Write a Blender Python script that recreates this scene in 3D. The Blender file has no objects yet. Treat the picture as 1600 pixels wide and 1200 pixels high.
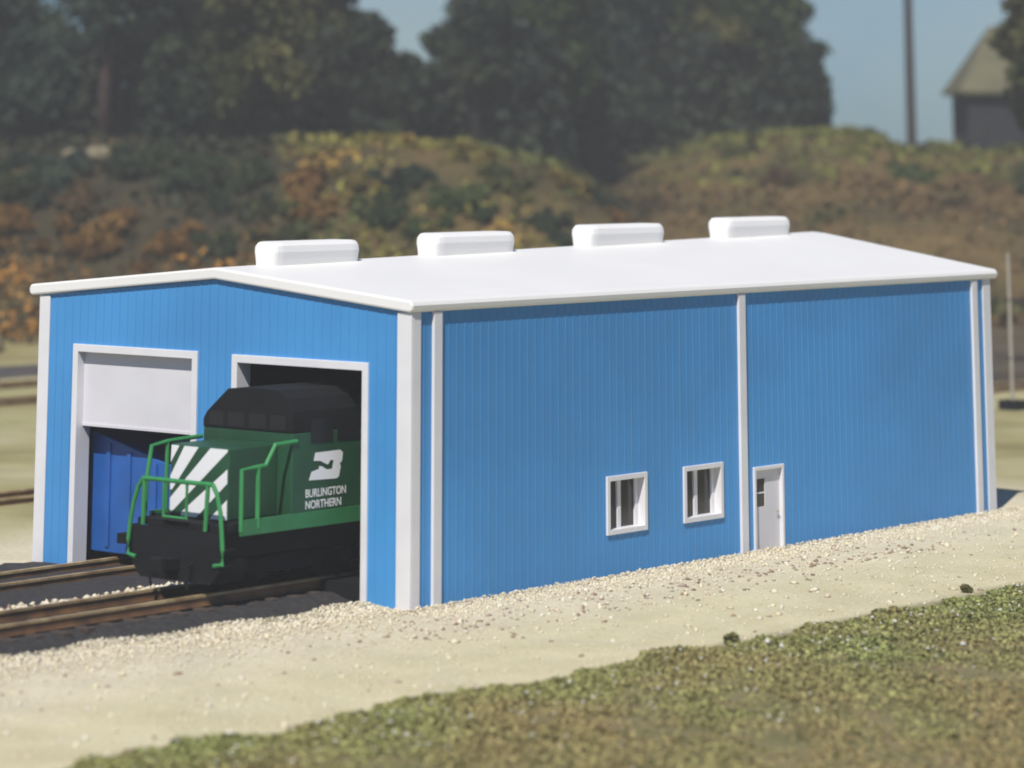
import bpy, bmesh, math, random
import numpy as np
from mathutils import Vector, Matrix
S = bpy.context.scene
COL = S.collection
R_ = math.radians
rng = np.random.default_rng(7)
random.seed(7)

# ------------------------------------------------------------------ camera
CAM = np.array([50.329, -56.693, 10.857])
YAW, PITCH, ROLL, F = 2.2762740534725063, 0.20020426725348311, 0.002000336574218278, 4671.38
CX, CY = 743.999, -709.84
_f = np.array([math.cos(PITCH)*math.cos(YAW), math.cos(PITCH)*math.sin(YAW), math.sin(PITCH)])
_r0 = np.array([math.sin(YAW), -math.cos(YAW), 0.0])
_u0 = np.cross(_r0, _f)
_r = math.cos(ROLL)*_r0 + math.sin(ROLL)*_u0
_u = -math.sin(ROLL)*_r0 + math.cos(ROLL)*_u0
cd = bpy.data.cameras.new('camera')
cam = bpy.data.objects.new('camera', cd); COL.objects.link(cam)
cam.matrix_world = Matrix(((_r[0], _u[0], -_f[0], CAM[0]), (_r[1], _u[1], -_f[1], CAM[1]),
                           (_r[2], _u[2], -_f[2], CAM[2]), (0, 0, 0, 1)))
cd.sensor_width = 36.0
cd.lens = F/1600*36.0
cd.shift_x = (800-CX)/1600.0
cd.shift_y = (CY-600)/1600.0
cd.clip_start = 0.5; cd.clip_end = 6000
cd.dof.use_dof = True
cd.dof.focus_distance = 80.0
cd.dof.aperture_fstop = 0.25
S.camera = cam

# ------------------------------------------------------------------ world, sun, exposure
SUN_EL, SUN_DIR = R_(51), (0.40, -0.9165)
w = bpy.data.worlds.new('World'); S.world = w; w.use_nodes = True
nt = w.node_tree; nt.nodes.clear()
wo = nt.nodes.new('ShaderNodeOutputWorld'); bg = nt.nodes.new('ShaderNodeBackground')
sky = nt.nodes.new('ShaderNodeTexSky'); sky.sky_type = 'NISHITA'; sky.sun_disc = False
sky.sun_elevation = SUN_EL; sky.sun_rotation = math.atan2(SUN_DIR[0], SUN_DIR[1])
sky.air_density = 1.0; sky.dust_density = 0.3; sky.ozone_density = 4.0
bg.inputs['Strength'].default_value = 0.075
tcw = nt.nodes.new('ShaderNodeTexCoord'); cl = nt.nodes.new('ShaderNodeTexNoise'); cl.inputs['Scale'].default_value = 9; cl.inputs['Detail'].default_value = 4
nt.links.new(tcw.outputs['Generated'], cl.inputs['Vector'])
crp = nt.nodes.new('ShaderNodeValToRGB'); crp.color_ramp.elements[0].position = .38; crp.color_ramp.elements[1].position = .66
crp.color_ramp.elements[0].color = (.27, .45, .66, 1); crp.color_ramp.elements[1].color = (.42, .54, .66, 1)
nt.links.new(cl.outputs[0], crp.inputs[0])
mxw = nt.nodes.new('ShaderNodeMix'); mxw.data_type = 'RGBA'; mxw.blend_type = 'MULTIPLY'; mxw.inputs[0].default_value = 1
nt.links.new(sky.outputs[0], mxw.inputs[6]); nt.links.new(crp.outputs[0], mxw.inputs[7])
nt.links.new(mxw.outputs[2], bg.inputs['Color']); nt.links.new(bg.outputs[0], wo.inputs['Surface'])
sl = bpy.data.lights.new('sun', 'SUN'); sl.energy = 3.5; sl.angle = R_(0.6); sl.color = (1.0, 0.95, 0.87)
so = bpy.data.objects.new('sun', sl); COL.objects.link(so)
sd = Vector((SUN_DIR[0]*math.cos(SUN_EL), SUN_DIR[1]*math.cos(SUN_EL), math.sin(SUN_EL)))
so.rotation_euler = sd.to_track_quat('Z', 'Y').to_euler(); so.location = (40, -60, 80)
S.view_settings.view_transform = 'Standard'; S.view_settings.look = 'None'
S.view_settings.exposure = 0.50; S.view_settings.gamma = 1.0
S.cycles.filter_width = 1.9
S.cycles.volume_bounces = 0

# ------------------------------------------------------------------ materials
def mat(name, col, rough=0.6, var=0.0, scale=3.0, col2=None, bump=0.0, bscale=20.0, metal=0.0, spec=0.5, detail=4.0):
    m = bpy.data.materials.new(name); m.use_nodes = True
    n = m.node_tree; b = n.nodes['Principled BSDF']
    b.inputs['Roughness'].default_value = rough; b.inputs['Metallic'].default_value = metal
    b.inputs['Specular IOR Level'].default_value = spec
    b.inputs['Base Color'].default_value = (*col, 1)
    tc = n.nodes.new('ShaderNodeTexCoord')
    if var > 0 or col2:
        c2 = col2 or tuple(max(0, c*(1-var)) for c in col)
        nz = n.nodes.new('ShaderNodeTexNoise'); nz.inputs['Scale'].default_value = scale; nz.inputs['Detail'].default_value = detail
        n.links.new(tc.outputs['Object'], nz.inputs['Vector'])
        rp = n.nodes.new('ShaderNodeValToRGB')
        rp.color_ramp.elements[0].position = 0.35; rp.color_ramp.elements[1].position = 0.65
        rp.color_ramp.elements[0].color = (*c2, 1); rp.color_ramp.elements[1].color = (*col, 1)
        n.links.new(nz.outputs[0], rp.inputs[0]); n.links.new(rp.outputs[0], b.inputs['Base Color'])
    if bump > 0:
        nb = n.nodes.new('ShaderNodeTexNoise'); nb.inputs['Scale'].default_value = bscale; nb.inputs['Detail'].default_value = 5
        n.links.new(tc.outputs['Object'], nb.inputs['Vector'])
        bp = n.nodes.new('ShaderNodeBump'); bp.inputs['Strength'].default_value = bump; bp.inputs['Distance'].default_value = 0.05
        n.links.new(nb.outputs[0], bp.inputs['Height']); n.links.new(bp.outputs[0], b.inputs['Normal'])
    return m
def tint_mat(name, rough=0.8, spec=0.2):
    m = bpy.data.materials.new(name); m.use_nodes = True
    n = m.node_tree; b = n.nodes['Principled BSDF']
    a = n.nodes.new('ShaderNodeAttribute'); a.attribute_name = 'tint'
    n.links.new(a.outputs['Color'], b.inputs['Base Color'])
    b.inputs['Roughness'].default_value = rough; b.inputs['Specular IOR Level'].default_value = spec
    return m
M = dict(
    blue=mat('blue_siding', (0.062, 0.300, 0.66), 0.5, 0.18, 0.22, bump=0.05, bscale=2.0),
    white=mat('white_trim', (0.74, 0.735, 0.76), 0.5, 0.06, 1.2),
    roof=mat('white_roof', (0.82, 0.81, 0.79), 0.5, 0.03, 0.35),
    door=mat('pale_door', (0.68, 0.67, 0.71), 0.5, 0.06, 0.8),
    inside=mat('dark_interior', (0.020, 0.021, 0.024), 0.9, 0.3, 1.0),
    glass=mat('dark_pane', (0.03, 0.03, 0.033), 0.12, spec=0.5),
    cabglass=mat('tinted_cab_glass', (0.012, 0.013, 0.015), 0.35, spec=0.3),
    black=mat('black_paint', (0.009, 0.010, 0.012), 0.85, 0.4, 2.0, spec=0.2),
    green=mat('dark_green_paint', (0.014, 0.075, 0.034), 0.5, 0.25, 1.0),
    rail=mat('bright_green_paint', (0.035, 0.26, 0.075), 0.5, 0.15, 2.0),
    sill=mat('mid_green_paint', (0.03, 0.20, 0.07), 0.5, 0.2, 1.5),
    decal=mat('white_lettering', (0.78, 0.78, 0.80), 0.6),
    car=mat('deep_blue_paint', (0.016, 0.115, 0.42), 0.45, 0.25, 0.9),
    rust=mat('rusty_steel', (0.24, 0.125, 0.05), 0.7, col2=(0.10, 0.055, 0.035), scale=1.2),
    railtop=mat('worn_rail_top', (0.50, 0.38, 0.20), 0.45, col2=(0.22, 0.14, 0.07), scale=1.5),
    tie=mat('tie_wood', (0.085, 0.062, 0.05), 0.9, 0.5, 2.0),
    ballast=mat('dark_cinder', (0.019, 0.019, 0.022), 0.95, col2=(0.036, 0.032, 0.031), scale=6, bump=0.8, bscale=9),
    asphalt=mat('dark_asphalt', (0.075, 0.065, 0.062), 0.9, 0.3, 0.4),
    wood=mat('pole_wood', (0.045, 0.036, 0.034), 0.9, 0.4, 2.0),
    redbark=mat('reddish_bark', (0.075, 0.040, 0.036), 0.9, 0.4, 2.0, bump=0.5),
    bark=mat('dark_bark', (0.045, 0.038, 0.032), 0.9, 0.4, 2.0, bump=0.5),
    tan=mat('tan_roofing', (0.13, 0.12, 0.066), 0.9, 0.2, 0.6),
    darkwall=mat('dark_house_wall', (0.018, 0.021, 0.024), 0.9, 0.3, 0.8),
    stone=mat('pale_stone', (0.27, 0.225, 0.14), 0.9, 0.3, 1.0, bump=0.4),
    pale=mat('pale_metal', (0.42, 0.39, 0.33), 0.6, 0.2, 1.0),
    leaf=tint_mat('foliage'), pebble=tint_mat('pebbles', 0.9), blade=tint_mat('turf', 0.9),
)

# ------------------------------------------------------------------ object helpers
WL = {}
def tag(o, label=None, cat=None, group=None, kind=None):
    if label: o['label'] = label
    if cat: o['category'] = cat
    if group: o['group'] = group
    if kind: o['kind'] = kind
    return o
def thing(name, label, cat, loc, group=None):
    o = bpy.data.objects.new(name, None); COL.objects.link(o); o.location = loc
    o.empty_display_size = 0.3
    WL[o] = Vector(loc); return tag(o, label, cat, group)
class MB:
    def __init__(s): s.v = []; s.f = []; s.mi = []
    def add(s, vs, fs, mi=0):
        b = len(s.v); s.v += [tuple(v) for v in vs]
        for f in fs: s.f.append(tuple(b+i for i in f)); s.mi.append(mi)
        return s
    def box(s, x0, x1, y0, y1, z0, z1, mi=0):
        vs = [(x, y, z) for z in (z0, z1) for y in (y0, y1) for x in (x0, x1)]
        return s.add(vs, [(0, 2, 3, 1), (4, 5, 7, 6), (0, 1, 5, 4), (2, 6, 7, 3), (0, 4, 6, 2), (1, 3, 7, 5)], mi)
    def prism(s, poly, axis, a, b, mi=0):
        n = len(poly)
        def P(p, t):
            return {'x': (t, p[0], p[1]), 'y': (p[0], t, p[1]), 'z': (p[0], p[1], t)}[axis]
        vs = [P(p, a) for p in poly]+[P(p, b) for p in poly]
        fs = [tuple(range(n))[::-1], tuple(range(n, 2*n))]+[(i, (i+1) % n, n+(i+1) % n, n+i) for i in range(n)]
        return s.add(vs, fs, mi)
    def tube(s, pts, r, n=8, mi=0):
        pts = [Vector(p) for p in pts]
        rs = r if isinstance(r, (list, tuple)) else [r]*len(pts)
        rings = []
        for i, p in enumerate(pts):
            d = (pts[min(i+1, len(pts)-1)]-pts[max(i-1, 0)]).normalized()
            a = d.cross(Vector((0, 0, 1)))
            if a.length < 1e-3: a = Vector((1, 0, 0))
            a.normalize(); b = d.cross(a)
            rings.append([p+(a*math.cos(2*math.pi*k/n)+b*math.sin(2*math.pi*k/n))*rs[i] for k in range(n)])
        vs = [v for rg in rings for v in rg]; fs = []
        for i in range(len(pts)-1):
            for k in range(n):
                fs.append((i*n+k, i*n+(k+1) % n, (i+1)*n+(k+1) % n, (i+1)*n+k))
        fs.append(tuple(range(n))[::-1]); fs.append(tuple(range((len(pts)-1)*n, len(pts)*n)))
        return s.add(vs, fs, mi)
    def build(s, name, mats, parent=None, bevel=0.0, smooth=False, origin=None):
        me = bpy.data.meshes.new(name)
        off = Vector((0, 0, 0))
        if parent is not None:
            p = parent
            off = WL[p]
        elif origin is not None: off = Vector(origin)
        me.from_pydata([tuple(Vector(v)-off) for v in s.v], [], s.f)
        bm = bmesh.new(); bm.from_mesh(me); bmesh.ops.recalc_face_normals(bm, faces=bm.faces); bm.to_mesh(me); bm.free()
        for m in (mats if isinstance(mats, (list, tuple)) else [mats]): me.materials.append(m)
        me.polygons.foreach_set('material_index', s.mi)
        if smooth: me.polygons.foreach_set('use_smooth', [True]*len(me.polygons))
        me.update()
        o = bpy.data.objects.new(name, me); COL.objects.link(o)
        if parent is not None: o.parent = parent; WL[o] = WL[parent]
        else:
            o.location = off; WL[o] = off
        if bevel > 0:
            md = o.modifiers.new('bevel', 'BEVEL'); md.width = bevel; md.segments = 2; md.limit_method = 'ANGLE'; md.angle_limit = R_(40)
        return o
def fast_mesh(name, V, nper, tint, m, parent=None, origin=(0, 0, 0), faces=None):
    """V (n,3) vertices; faces of nper corners in order unless given; tint per vertex"""
    me = bpy.data.meshes.new(name)
    off = WL[parent] if parent is not None else Vector(origin)
    V = np.asarray(V, dtype=np.float32)-np.array(off, dtype=np.float32)
    nv = len(V); idx = np.arange(nv, dtype=np.int32) if faces is None else np.asarray(faces, dtype=np.int32).ravel()
    nf = len(idx)//nper
    me.vertices.add(nv); me.vertices.foreach_set('co', V.ravel())
    me.loops.add(len(idx)); me.loops.foreach_set('vertex_index', idx)
    me.polygons.add(nf); me.polygons.foreach_set('loop_start', np.arange(nf, dtype=np.int32)*nper)
    me.update(calc_edges=True); me.validate()
    if tint is not None:
        at = me.color_attributes.new('tint', 'FLOAT_COLOR', 'POINT')
        c = np.ones((nv, 4), dtype=np.float32); c[:, :3] = tint; at.data.foreach_set('color', c.ravel())
    me.materials.append(m)
    o = bpy.data.objects.new(name, me); COL.objects.link(o)
    if parent is not None: o.parent = parent; WL[o] = WL[parent]
    else: o.location = off; WL[o] = off
    return o
def quads(C, size, up=0.0, flat=1.0):
    n = len(C); a = rng.normal(size=(n, 3)); a[:, 2] *= flat; a /= np.linalg.norm(a, axis=1)[:, None]
    b = rng.normal(size=(n, 3)); b[:, 2] = b[:, 2]*flat+up*2
    b -= a*(a*b).sum(1)[:, None]; b /= np.linalg.norm(b, axis=1)[:, None]
    sz = size[:, None]*0.5; asp = rng.uniform(.55, 1.0, (n, 1))
    V = np.stack([C-a*sz*asp-b*sz, C+a*sz*asp-b*sz*.7, C+a*sz*asp*.6+b*sz, C-a*sz*asp*.8+b*sz*.8], 1)
    return V.reshape(-1, 3)
def vnoise(P, seed=0, scale=1.0):
    """cheap smooth pseudo-noise in -1..1"""
    r = np.random.default_rng(seed); out = np.zeros(len(P))
    for k in range(5):
        d = r.normal(size=3); d /= np.linalg.norm(d)
        out += np.sin(P@d*scale*(1+.7*k)+r.uniform(0, 6.28))/(1+.4*k)
    return out/2.2

# ------------------------------------------------------------------ terrain
Fh = np.array([math.cos(YAW), math.sin(YAW)]); Rh = np.array([math.sin(YAW), -math.cos(YAW)])
HOR = 238.0
def sd_of(x, y):
    dx, dy = x-CAM[0], y-CAM[1]
    return dx*Rh[0]+dy*Rh[1], dx*Fh[0]+dy*Fh[1]
def xy_of(col, d):
    s = (col-744.0)/F*d*1.02
    return CAM[0]+Fh[0]*d+Rh[0]*s, CAM[1]+Fh[1]*d+Rh[1]*s
CR1 = ([-900, 0, 450, 600, 720, 800, 880, 940, 990, 1040, 1100], [236, 235, 233, 229, 230, 241, 268, 310, 350, 420, 497])
CR2 = ([-900, 0, 700, 880, 1000, 1100, 1200, 1310, 1400, 1470, 1600, 2200], [240, 238, 238, 276, 252, 228, 213, 210, 244, 236, 224, 224])
def sst(t): t = np.clip(t, 0, 1); return t*t*(3-2*t)
def height(x, y):
    x = np.asarray(x, float); y = np.asarray(y, float)
    s, d = sd_of(x, y); dd = np.maximum(d, 20.0)
    col = 744+F*s/dd/1.02
    z1 = 10.857+(HOR-np.interp(col, *CR1))/F*190
    z2 = 10.857+(HOR-np.interp(col, *CR2))/F*226
    h1 = np.maximum(z1, 0)*sst((d-167)/23)**0.8
    h2 = np.maximum(z2, 0)*sst((d-180)/46)
    h = np.maximum(h1*(1-sst((d-215)/30)), h2)
    h = h*(1-0.75*sst((d-245)/120))
    wob = (np.sin(x*.31+y*.17)+np.sin(x*.13-y*.41+1.3)+.6*np.sin(x*.9+y*.7))*.16
    return h+wob*np.clip(h/3, 0, 1)*(d < 300)
def col_d(col, ypix):
    """depth at which the hillside is seen at that height"""
    for d in np.arange(152, 240, .5):
        x, y = xy_of(col, d); z = float(height(x, y))
        yp = HOR-(z-10.857)*F/d
        if yp <= ypix: return d
    return 225.0
ss = np.concatenate([[-2600, -900, -400, -200, -120, -80], np.arange(-60, 60.1, 1.25), [80, 120, 200, 400, 900, 2600]])
ds = np.concatenate([[-90, -20, 20], np.arange(40, 150, 5), np.arange(150, 250, 1.25), [255, 270, 290, 320, 370, 450, 700, 1300, 3000]])
gs, gd = np.meshgrid(ss, ds)
gx = CAM[0]+Fh[0]*gd+Rh[0]*gs; gy = CAM[1]+Fh[1]*gd+Rh[1]*gs
gz = height(gx, gy)
nS, nD = len(ss), len(ds)
idx = np.arange(nS*nD).reshape(nD, nS)
fc = np.stack([idx[:-1, :-1], idx[:-1, 1:], idx[1:, 1:], idx[1:, :-1]], -1).reshape(-1, 4)
def ground_mat():
    m = bpy.data.materials.new('ground_soil'); m.use_nodes = True; n = m.node_tree; b = n.nodes['Principled BSDF']
    b.inputs['Roughness'].default_value = 0.95; b.inputs['Specular IOR Level'].default_value = 0.15
    g = n.nodes.new('ShaderNodeNewGeometry'); sp = n.nodes.new('ShaderNodeSeparateXYZ'); n.links.new(g.outputs['Position'], sp.inputs[0])
    def noise(sc, det=5):
        z = n.nodes.new('ShaderNodeTexNoise'); z.inputs['Scale'].default_value = sc; z.inputs['Detail'].default_value = det
        n.links.new(g.outputs['Position'], z.inputs['Vector']); return z.outputs[0]
    def ramp(src, stops):
        r = n.nodes.new('ShaderNodeValToRGB'); e = r.color_ramp.elements
        while len(e) < len(stops): e.new(0.5)
        for k, (p, c) in enumerate(stops): e[k].position = p; e[k].color = (*c, 1)
        n.links.new(src, r.inputs[0]); return r.outputs[0]
    def mix(fac, a, c):
        x = n.nodes.new('ShaderNodeMix'); x.data_type = 'RGBA'
        n.links.new(fac, x.inputs[0]); n.links.new(a, x.inputs[6]); n.links.new(c, x.inputs[7]); return x.outputs[2]
    def mrange(src, a, c, wig=None, amt=0):
        if wig is not None:
            ad = n.nodes.new('ShaderNodeMath'); ad.operation = 'MULTIPLY_ADD'
            n.links.new(wig, ad.inputs[0]); ad.inputs[1].default_value = amt; n.links.new(src, ad.inputs[2]); src = ad.outputs[0]
        x = n.nodes.new('ShaderNodeMapRange'); x.inputs[1].default_value = a; x.inputs[2].default_value = c
        n.links.new(src, x.inputs[0]); return x.outputs[0]
    gravel = ramp(noise(0.55, 8), [(0.3, (0.63, 0.585, 0.36)), (0.5, (0.68, 0.635, 0.41)), (0.7, (0.71, 0.67, 0.47))])
    speck = ramp(noise(7, 3), [(0.38, (0.50, 0.415, 0.265)), (0.52, (0.62, 0.535, 0.35)), (0.68, (0.68, 0.61, 0.46))])
    near = n.nodes.new('ShaderNodeMix'); near.data_type = 'RGBA'; near.inputs[0].default_value = 0.4
    n.links.new(gravel, near.inputs[6]); n.links.new(speck, near.inputs[7]); near = near.outputs[2]
    pinkish = ramp(noise(5, 4), [(0.35, (0.64, 0.57, 0.40)), (0.6, (0.71, 0.65, 0.50))])
    near = mix(mrange(sp.outputs[0], 4.2, 0.6, noise(0.6), -1.8), near, pinkish)
    turf = ramp(noise(0.9, 6), [(0.32, (0.15, 0.15, 0.065)), (0.5, (0.21, 0.19, 0.09)), (0.68, (0.26, 0.20, 0.11))])
    c = mix(mrange(sp.outputs[0], 8.6, 9.3, noise(1.2), 0.6), near, turf)
    field = ramp(noise(0.10, 7), [(0.34, (0.26, 0.225, 0.10)), (0.5, (0.38, 0.35, 0.175)), (0.66, (0.48, 0.43, 0.26))])
    c = mix(mrange(sp.outputs[0], -14.5, -19.0, noise(0.5), 3.0), c, field)
    back = mrange(sp.outputs[1], 29.0, 35.0, noise(0.5), -3.0)
    c = mix(back, c, field)
    dk = ramp(noise(0.12, 6), [(0.35, (0.055, 0.045, 0.035)), (0.6, (0.11, 0.09, 0.065))])
    c = mix(mrange(sp.outputs[1], 70.0, 76.0, noise(0.3), 3.0), c, dk)
    hshade = ramp(noise(0.25, 5), [(0.35, (0.028, 0.026, 0.016)), (0.65, (0.055, 0.044, 0.023))])
    hill = ramp(noise(0.16, 8), [(0.30, (0.050, 0.040, 0.020)), (0.45, (0.080, 0.064, 0.027)), (0.56, (0.115, 0.080, 0.031)), (0.7, (0.14, 0.10, 0.04))])
    lefty = mrange(sp.outputs[0], -66.0, -74.0, noise(0.2), 5.0)     # tree shade painted into the upper left slope
    mu = n.nodes.new('ShaderNodeMath'); mu.operation = 'MULTIPLY'; n.links.new(lefty, mu.inputs[0])
    n.links.new(mrange(sp.outputs[2], 3.4, 5.6, noise(0.4), 1.0), mu.inputs[1])
    ylim = n.nodes.new('ShaderNodeMath'); ylim.operation = 'MULTIPLY'; n.links.new(mu.outputs[0], ylim.inputs[0]); n.links.new(mrange(sp.outputs[1], 84.0, 78.0), ylim.inputs[1])
    hill = mix(ylim.outputs[0], hill, hshade)
    c = mix(mrange(sp.outputs[2], 0.1, 1.2, noise(0.5), 0.5), c, hill)
    n.links.new(c, b.inputs['Base Color'])
    bp = n.nodes.new('ShaderNodeBump'); bp.inputs['Strength'].default_value = 0.6; bp.inputs['Distance'].default_value = 0.08
    n.links.new(noise(6, 6), bp.inputs['Height']); n.links.new(bp.outputs[0], b.inputs['Normal'])
    return m
gr = fast_mesh('ground', np.stack([gx, gy, gz], -1).reshape(-1, 3), 4, None, ground_mat(), faces=fc)
gr.data.polygons.foreach_set('use_smooth', [True]*len(gr.data.polygons)); tag(gr, kind='structure')

# dark cinder bed under the two shed tracks, raggedly edged
bedm = MB(); ys = np.arange(-70, 26.9, 0.35)
prof = [(-14.3, -0.05), (-13.2, 0.04), (-11.6, 0.05), (-8.2, 0.06), (-6.6, 0.10), (-5.6, 0.22), (-2.5, 0.22), (-1.6, -0.05)]
rows = []
for y in ys:
    e = .28*math.sin(y*1.7)+.18*math.sin(y*4.1+1)+random.uniform(-.12, .12)
    e2 = -1.1*max(0, (-y-3)/8)
    inside = y > -0.5
    rows.append([(x+((e*.7+e2*.45+.15) if i >= 6 and not inside else (e if i < 1 and not inside else 0)), y, z+(random.uniform(-.025, .025) if 0 < i < 7 else 0)) for i, (x, z) in enumerate(prof)])
V = [p for r in rows for p in r]; k = len(prof)
bedm.add(V, [(i*k+j, i*k+j+1, (i+1)*k+j+1, (i+1)*k+j) for i in range(len(ys)-1) for j in range(k-1)])
tag(bedm.build('track_bed', M['ballast']), kind='structure')

# far service roads seen past the left end of the shed
for nm, x0, x1 in (('road', -71.5, -65.0), ('road', -86.0, -79.5)):
    r = MB()
    yy = [y for y in np.arange(-40, 140, 2.0) if float(height(x0, y)) < 3.2]
    V = []
    for y in yy:
        a = x0+.3*math.sin(y*.4); b = x1+.3*math.sin(y*.33+1)
        V += [(a, y, max(0, float(height(a, y)))+.03), (b, y, max(0, float(height(b, y)))+.03)]
    r.add(V, [(2*i, 2*i+1, 2*i+3, 2*i+2) for i in range(len(yy)-1)])
    tag(r.build(nm, M['asphalt']), kind='structure')

# ------------------------------------------------------------------ engine shed
Wd, Ln, H = 13.55, 27.12, 7.0
RF, RB = 7.60, 8.02          # underside of the ridge, front and back
shed = thing('engine_shed', 'long blue metal-sided train shed with white roof and two tall track doors', 'shed', (-Wd/2, 0, 0))
mx = -Wd/2
D1 = (-12.20, -7.41, 5.76); D2 = (-6.15, -1.39, 5.74)
wf = MB()
wf.prism([(-Wd, 0), (-Wd, H), (mx, RF), (0, H), (0, 0), (D2[1], 0), (D2[1], D2[2]), (D2[0], D2[2]), (D2[0], 0),
          (D1[1], 0), (D1[1], D1[2]), (D1[0], D1[2]), (D1[0], 0)], 'y', 0, 0.38)
def topf(x): return H+(RF-H)*(1-abs(x-mx)/abs(mx))
x = -Wd+.30
while x < -0.1:
    z0 = 0.02
    for D in (D1, D2):
        if D[0]-.05 < x < D[1]+.05: z0 = D[2]
    wf.box(x-.03, x+.03, -.010, 0.01, z0, topf(x)-.02)
    x += .31
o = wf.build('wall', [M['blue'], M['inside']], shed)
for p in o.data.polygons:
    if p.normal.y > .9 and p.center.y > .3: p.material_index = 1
W1 = (7.72, 9.46, 1.05, 2.53); W2 = (11.09, 12.91, 1.06, 2.53); DR = (14.36, 15.82, 0.0, 2.27)
holes = [W1, W2, DR]
wsd = MB()
cuts = sorted({0.38, Ln, *[h[0] for h in holes], *[h[1] for h in holes]})
for a, b in zip(cuts[:-1], cuts[1:]):
    hs = [h for h in holes if h[0] <= a+1e-6 and h[1] >= b-1e-6]
    if not hs: wsd.box(-.38, 0, a, b, 0, H)
    else:
        h = hs[0]
        if h[2] > 0: wsd.box(-.38, 0, a, b, 0, h[2])
        wsd.box(-.38, 0, a, b, h[3], H)
y = .18
while y < Ln-.1:
    segs = [(0.02, H-.02)]
    for h in holes:
        if h[0]-.05 < y < h[1]+.05: segs = ([(0.02, h[2])] if h[2] > 0 else [])+[(h[3], H-.02)]
    for a, b in segs: wsd.box(-.01, .009, y-.03, y+.026, a, b)
    y += .31
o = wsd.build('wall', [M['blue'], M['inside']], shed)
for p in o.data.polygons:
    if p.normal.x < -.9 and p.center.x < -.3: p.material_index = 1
wl = MB(); wl.box(-Wd, -Wd+.38, 0.38, Ln, 0, H)
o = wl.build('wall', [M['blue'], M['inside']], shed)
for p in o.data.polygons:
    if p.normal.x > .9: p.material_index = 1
wb = MB(); wb.prism([(-Wd, 0), (-Wd, H), (mx, RB), (0, H), (0, 0)], 'y', Ln, Ln+.12)
o = wb.build('wall', [M['blue'], M['inside']], shed)
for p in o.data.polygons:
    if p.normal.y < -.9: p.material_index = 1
# roof: one rounded-edge slab, ridge climbing a little towards the back
rf = MB()
def rprof(rz):
    th = .30
    right = [(.07, H-.01), (.13, H+.06), (.15, H+.16), (.09, H+.28)]
    left = [(-Wd-.27-a, z) for a, z in reversed(right)]
    return [(mx, rz+.01)]+right+[(mx+.5, rz+th-.045), (mx, rz+th), (mx-.5, rz+th-.045)]+left
pa, pb = rprof(RF), rprof(RB)
n = len(pa)
steps = [(-.10, .12), (-.22, .03), (-.26, 0)]
rf_rows = [[(x, -.13, z) for x, z in pa], [(x, Ln+.50, z) for x, z in pb]]
vs = rf_rows[0]+rf_rows[1]
rf.add(vs, [(i, (i+1) % n, n+(i+1) % n, n+i) for i in range(n)]+[tuple(range(n)), tuple(range(n, 2*n))])
roof = rf.build('roof', M['roof'], shed, bevel=.05)
# ridge ventilators
def vent(y0, y1):
    zb = RF+(RB-RF)*((y0+y1)/2)/Ln+.30
    hw = .55
    v = MB()
    prof = [(-.36, -.12), (-.40, .12), (-.44, .30), (-.42, .46), (-.31, .57), (.31, .57), (.42, .46), (.44, .30), (.40, .12), (.36, -.12)]
    k = len(prof); rws = []
    # rounded ends: sections shrink towards the end faces
    secs = [(y0, .70), (y0+.04, .86), (y0+.13, .95), (y0+.30, 1.0), (y1-.30, 1.0), (y1-.13, .95), (y1-.04, .86), (y1, .70)]
    for yy, sc in secs:
        rws.append([(mx+px*sc, yy, (zb+.25+(pz-.25)*sc) if pz > 0 else zb+pz) for px, pz in prof])
    V = [p for r in rws for p in r]
    v.add(V, [(i*k+j, i*k+(j+1) % k, (i+1)*k+(j+1) % k, (i+1)*k+j) for i in range(len(secs)-1) for j in range(k)]
          + [tuple(range(k))[::-1], tuple(range((len(secs)-1)*k, len(secs)*k))])
    v.build('ridge_vent', M['roof'], roof)
for a, b in ((1.72, 5.08), (8.22, 11.72), (15.25, 18.92), (22.2, 25.72)): vent(a, b)
# corner trims and wall strips
def trim(name, *boxes):
    t = MB()
    for b in boxes: t.box(*b)
    return t.build(name, M['white'], shed, bevel=.015)
trim('corner_trim', (-.42, .05, -.05, -.001, 0, H-.01), (.001, .05, .0, .32, 0, H-.01))
trim('corner_trim', (-Wd-.05, -Wd+.37, -.05, -.001, 0, H-.01), (-Wd-.05, -Wd-.001, 0, .32, 0, H-.01))
trim('corner_trim', (.001, .05, Ln-.28, Ln+.17, 0, H-.01))
for yc in (.92, 13.86, 26.30): trim('wall_strip', (.001, .09, yc-.16, yc+.16, 0, H-.01))
# big door frames with deep white reveals
def doorframe(D):
    t = MB(); w_ = .20
    for s_, xx in ((1, D[0]), (-1, D[1])):
        a, b = sorted((xx, xx+s_*w_)); t.box(a, b, -.05, .46, 0, D[2])
    t.box(D[0]+w_, D[1]-w_, -.05, .46, D[2]-w_, D[2])
    return t.build('door_frame', M['white'], shed, bevel=.012)
fr1 = doorframe(D1); doorframe(D2)
rd = MB(); rd.box(D1[0]+.20, D1[1]-.20, .20, .28, 3.62, 5.56); rd.box(D1[0]+.20, D1[1]-.20, .18, .199, 3.62, 3.70)
rd.build('roll_up_door', M['door'], shed, bevel=.006)
fl = MB()
for xa, xb in ((-7.2, -4.82), (-4.58, -3.22), (-2.98, -.40)): fl.box(xa, xb, .02, Ln-.01, .02, .46)
fl.build('floor', M['black'], shed)  # black imitates the shade inside the bay and covers the rails
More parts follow.
